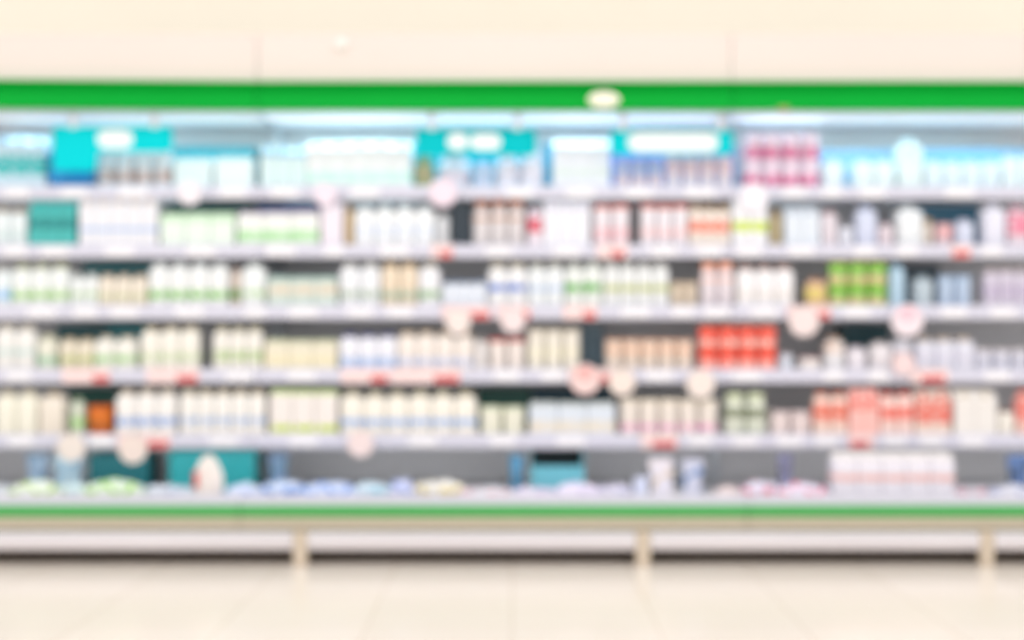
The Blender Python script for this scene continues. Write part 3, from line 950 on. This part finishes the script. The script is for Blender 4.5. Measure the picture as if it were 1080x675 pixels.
def promo_tag(shelf, px0, px1, rx0, rx1, label):
    nm, fy, y0, y1 = SH[shelf]
    x0, x1 = at(px0, 0, fy)[0], at(px1, 0, fy)[0]
    z = at(0, (y0 + y1) / 2, fy)[1]
    r_ = empty('promotion_tag', ((x0 + x1) / 2, fy - 0.003, z), label, 'price tag', 'pink and red promotion tags on the rails')
    w = x1 - x0
    bm_ = bmesh.new()
    add_box(bm_, -w / 2, w / 2, -0.0016, 0.0022, -0.026, 0.026)
    link('card', finish(bm_, 'promo_card', mat((248, 222, 220), 0.45)), r_)
    a0, a1 = at(rx0, 0, fy)[0] - (x0 + x1) / 2, at(rx1, 0, fy)[0] - (x0 + x1) / 2
    bm_ = bmesh.new()
    add_box(bm_, a0, a1, -0.0030, -0.0018, -0.023, 0.001, 0.0004)
    link('red_corner', finish(bm_, 'promo_red', mat((216, 92, 96), 0.45)), r_)


def round_card(shelf, px, py, rpx, label, c=(240, 236, 242), c2=None):
    nm, fy, y0, y1 = SH[shelf]
    y = fy - 0.022
    x, z = at(px, py, y)
    rad = rpx * (y + 5) / FPX
    r_ = empty('round_promotion_card', (x, y, z), label, 'card', 'round cards hanging from the shelf rails')
    bm_ = bmesh.new()
    ring = [(rad * math.cos(2 * math.pi * k / 28), rad * math.sin(2 * math.pi * k / 28)) for k in range(28)]
    add_loft(bm_, [[(p[0], -0.001, p[1]) for p in ring], [(p[0], 0.001, p[1]) for p in ring]])
    link('disc', finish(bm_, 'card_disc', mat(c, 0.45)), r_)
    zc = at(0, y0 + 4, fy)[1] - z
    bm_ = bmesh.new()
    add_box(bm_, -0.006, 0.006, 0.001, 0.0215, min(zc, rad * 0.5) - 0.012, min(zc, rad * 0.5))
    link('holder', finish(bm_, 'card_holder', M_WHITE), r_)
    if c2:
        bm_ = bmesh.new()
        ring2 = [(p[0] * 0.6, p[1] * 0.42 + rad * 0.38) for p in ring]
        add_loft(bm_, [[(p[0], -0.0018, p[1]) for p in ring2], [(p[0], -0.0011, p[1]) for p in ring2]])
        link('printed_spot', finish(bm_, 'card_spot', mat(c2, 0.45)), r_)


promo_tag(1, 455, 478, 464, 477, 'pink tag with red block left of the brown lidded jars, second shelf rail')
promo_tag(1, 630, 662, 645, 658, 'pink tag with red block under red lidded tubs, second shelf rail')
promo_tag(1, 1003, 1024, 1005, 1022, 'almost wholly red tag under the short bottles, second shelf rail')
promo_tag(2, 466, 517, 497, 516, 'pale tag with red block under small bluish bottles, third shelf rail')
promo_tag(2, 524, 560, 548, 559, 'pale tag with small red block under royal blue banded bottles')
promo_tag(2, 594, 630, 615, 628, 'pale tag with red block under mid green banded bottles')
promo_tag(2, 830, 876, 862, 875, 'pale tag with red block beside green tubs, third shelf rail')
promo_tag(3, 66, 116, 98, 115, 'pink tag with red block, leftmost on the fourth shelf rail')
promo_tag(3, 155, 210, 187, 208, 'pink tag with red block under tall cream speckled bottles')
promo_tag(3, 360, 410, 391, 409, 'pink tag with red block under the navy capped bottles')
promo_tag(3, 412, 486, 458, 484, 'long pink tag with red block under the faint blue written bottles')
promo_tag(3, 600, 645, 632, 642, 'pink tag with narrow red block under the slate gap')
promo_tag(3, 960, 1000, 972, 996, 'tag with red block under beige capped bottles, fourth shelf rail')
promo_tag(4, 124, 180, 156, 178, 'pink tag with red block under bold blue banded bottles')
promo_tag(4, 676, 715, 688, 712, 'tag with red block above the heap, fifth shelf rail')
promo_tag(4, 894, 922, 897, 916, 'tag with red block under the pink cartons, fifth shelf rail')

round_card(0, 200, 203, 13, 'round lilac white card under the wide multipacks, top shelf rail')
round_card(0, 467, 203, 15, 'round pink tinted card under the broad grey jar, top shelf rail', (242, 226, 238))
round_card(0, 795, 208, 15, 'round white card hanging under the magenta tubs', (244, 242, 250))
round_card(0, 343, 205, 12, 'round pinkish card hanging over the tall pinkish carton', (240, 228, 240))
round_card(2, 483, 340, 13, 'round cream card below the small bluish bottles', (240, 228, 222))
round_card(2, 541, 338, 13, 'round pinkish card below the royal blue banded bottles', (240, 224, 224))
round_card(2, 848, 339, 16, 'round pinkish card above the taupe gap, third shelf rail', (240, 224, 222))
round_card(2, 957, 338, 17, 'largest round card with pink top, above the beige capped bottles', (242, 230, 236), (246, 200, 212))
round_card(3, 617, 400, 16, 'round pink card left of two cream ones, fourth shelf rail', (244, 216, 212), (238, 180, 176))
round_card(3, 656, 403, 14, 'round cream card in the middle of three, fourth shelf rail', (242, 228, 218))
round_card(3, 739, 405, 15, 'round cream card under the left edge of red tubs', (242, 230, 222))
round_card(3, 953, 384, 12, 'round pinkish card standing up before a grey white bottle', (240, 216, 216))
round_card(4, 75, 472, 15, 'round beige card hanging over the slate pouches', (238, 228, 220))
round_card(4, 140, 474, 15, 'round pinkish card hanging over the dark teal crate', (240, 224, 216))
round_card(4, 380, 468, 14, 'round pinkish card under the emblem bottles, fifth shelf rail', (242, 224, 222))

# plain tags: px centre, width, what stands above
plain = {
    0: [(18, 26, 'broad teal banded cartons'), (78, 26, 'deep blue cartons'), (140, 30, 'brown marked tubs'), (246, 28, 'right wide multipack'),
        (300, 28, 'pale blue topped cartons'), (385, 30, 'mint based cartons'), (548, 28, 'pale lilac jars'), (612, 30, 'pale green lined cartons'),
        (674, 28, 'blue lidded tubs'), (738, 30, 'faint pink tubs'), (838, 24, 'magenta tubs right half'), (877, 20, 'bottle beside the magenta tubs'), (920, 26, 'rounded white bottles'), (1012, 30, 'bottles right of the tallest')],
    1: [(16, 24, 'tan capped bottles'), (58, 28, 'teal cartons'), (126, 30, 'thin blue lined cartons'), (212, 30, 'pale green multipacks'), (296, 30, 'green based multipacks'),
        (352, 20, 'tall pinkish carton'), (416, 30, 'wide white bottles'), (526, 28, 'brown lidded jars'), (598, 28, 'plain lilac cartons'), (700, 28, 'pale pink based tubs'),
        (748, 26, 'orange red banded bottles'), (790, 26, 'lime banded cartons'), (845, 26, 'pale blue cartons'), (912, 22, 'tall bluish bottle'), (957, 22, 'broadest white bottle'), (1046, 22, 'tall bottle near right end')],
    2: [(44, 30, 'leaf green banded bottles'), (90, 24, 'faint green lined bottles'), (131, 28, 'beige bottles'), (200, 30, 'bright green banded bottles'), (269, 22, 'single tall bottle'),
        (320, 30, 'mint multipacks'), (380, 26, 'grey green marked bottles'), (422, 26, 'tan tinted bottles'), (670, 30, 'yellow green specked bottles'),
        (720, 22, 'small beige tubs'), (756, 26, 'peach lidded jars'), (806, 28, 'broad plain bottles'), (904, 28, 'green tubs'), (1006, 26, 'light blue tubs'), (1058, 26, 'lilac beige bottles')],
    3: [(20, 26, 'pale teal lined bottles'), (252, 28, 'green dotted bottles'), (318, 30, 'pale yellow multipacks'), (534, 26, 'red lidded tubs'), (584, 26, 'tall cream tubs'),
        (695, 28, 'peach topped tubs'), (788, 30, 'orange red tubs'), (879, 20, 'peach capped bottle'), (927, 22, 'grey capped bottle'), (1052, 26, 'low lilac tubs')],
    4: [(22, 26, 'two cream bottles'), (107, 24, 'orange tub'), (236, 30, 'soft blue banded bottles'), (320, 30, 'lime edged multipacks'), (446, 30, 'emblem bottles right half'),
        (530, 26, 'low cream tubs'), (602, 30, 'pale blue multipacks'), (738, 24, 'pink banded tubs'), (786, 26, 'pale green jars'), (833, 26, 'low pinkish tubs'),
        (872, 24, 'peach bottles'), (944, 24, 'pale pink bottles'), (982, 24, 'beige and red cartons'), (1026, 26, 'tall cream cartons')],
}
for k, lst in plain.items():
    for px, w_px, above in lst:
        price_tag(k, px, w_px, 'white price tag under the ' + above + ', ' + SH[k][0] + ' shelf rail')
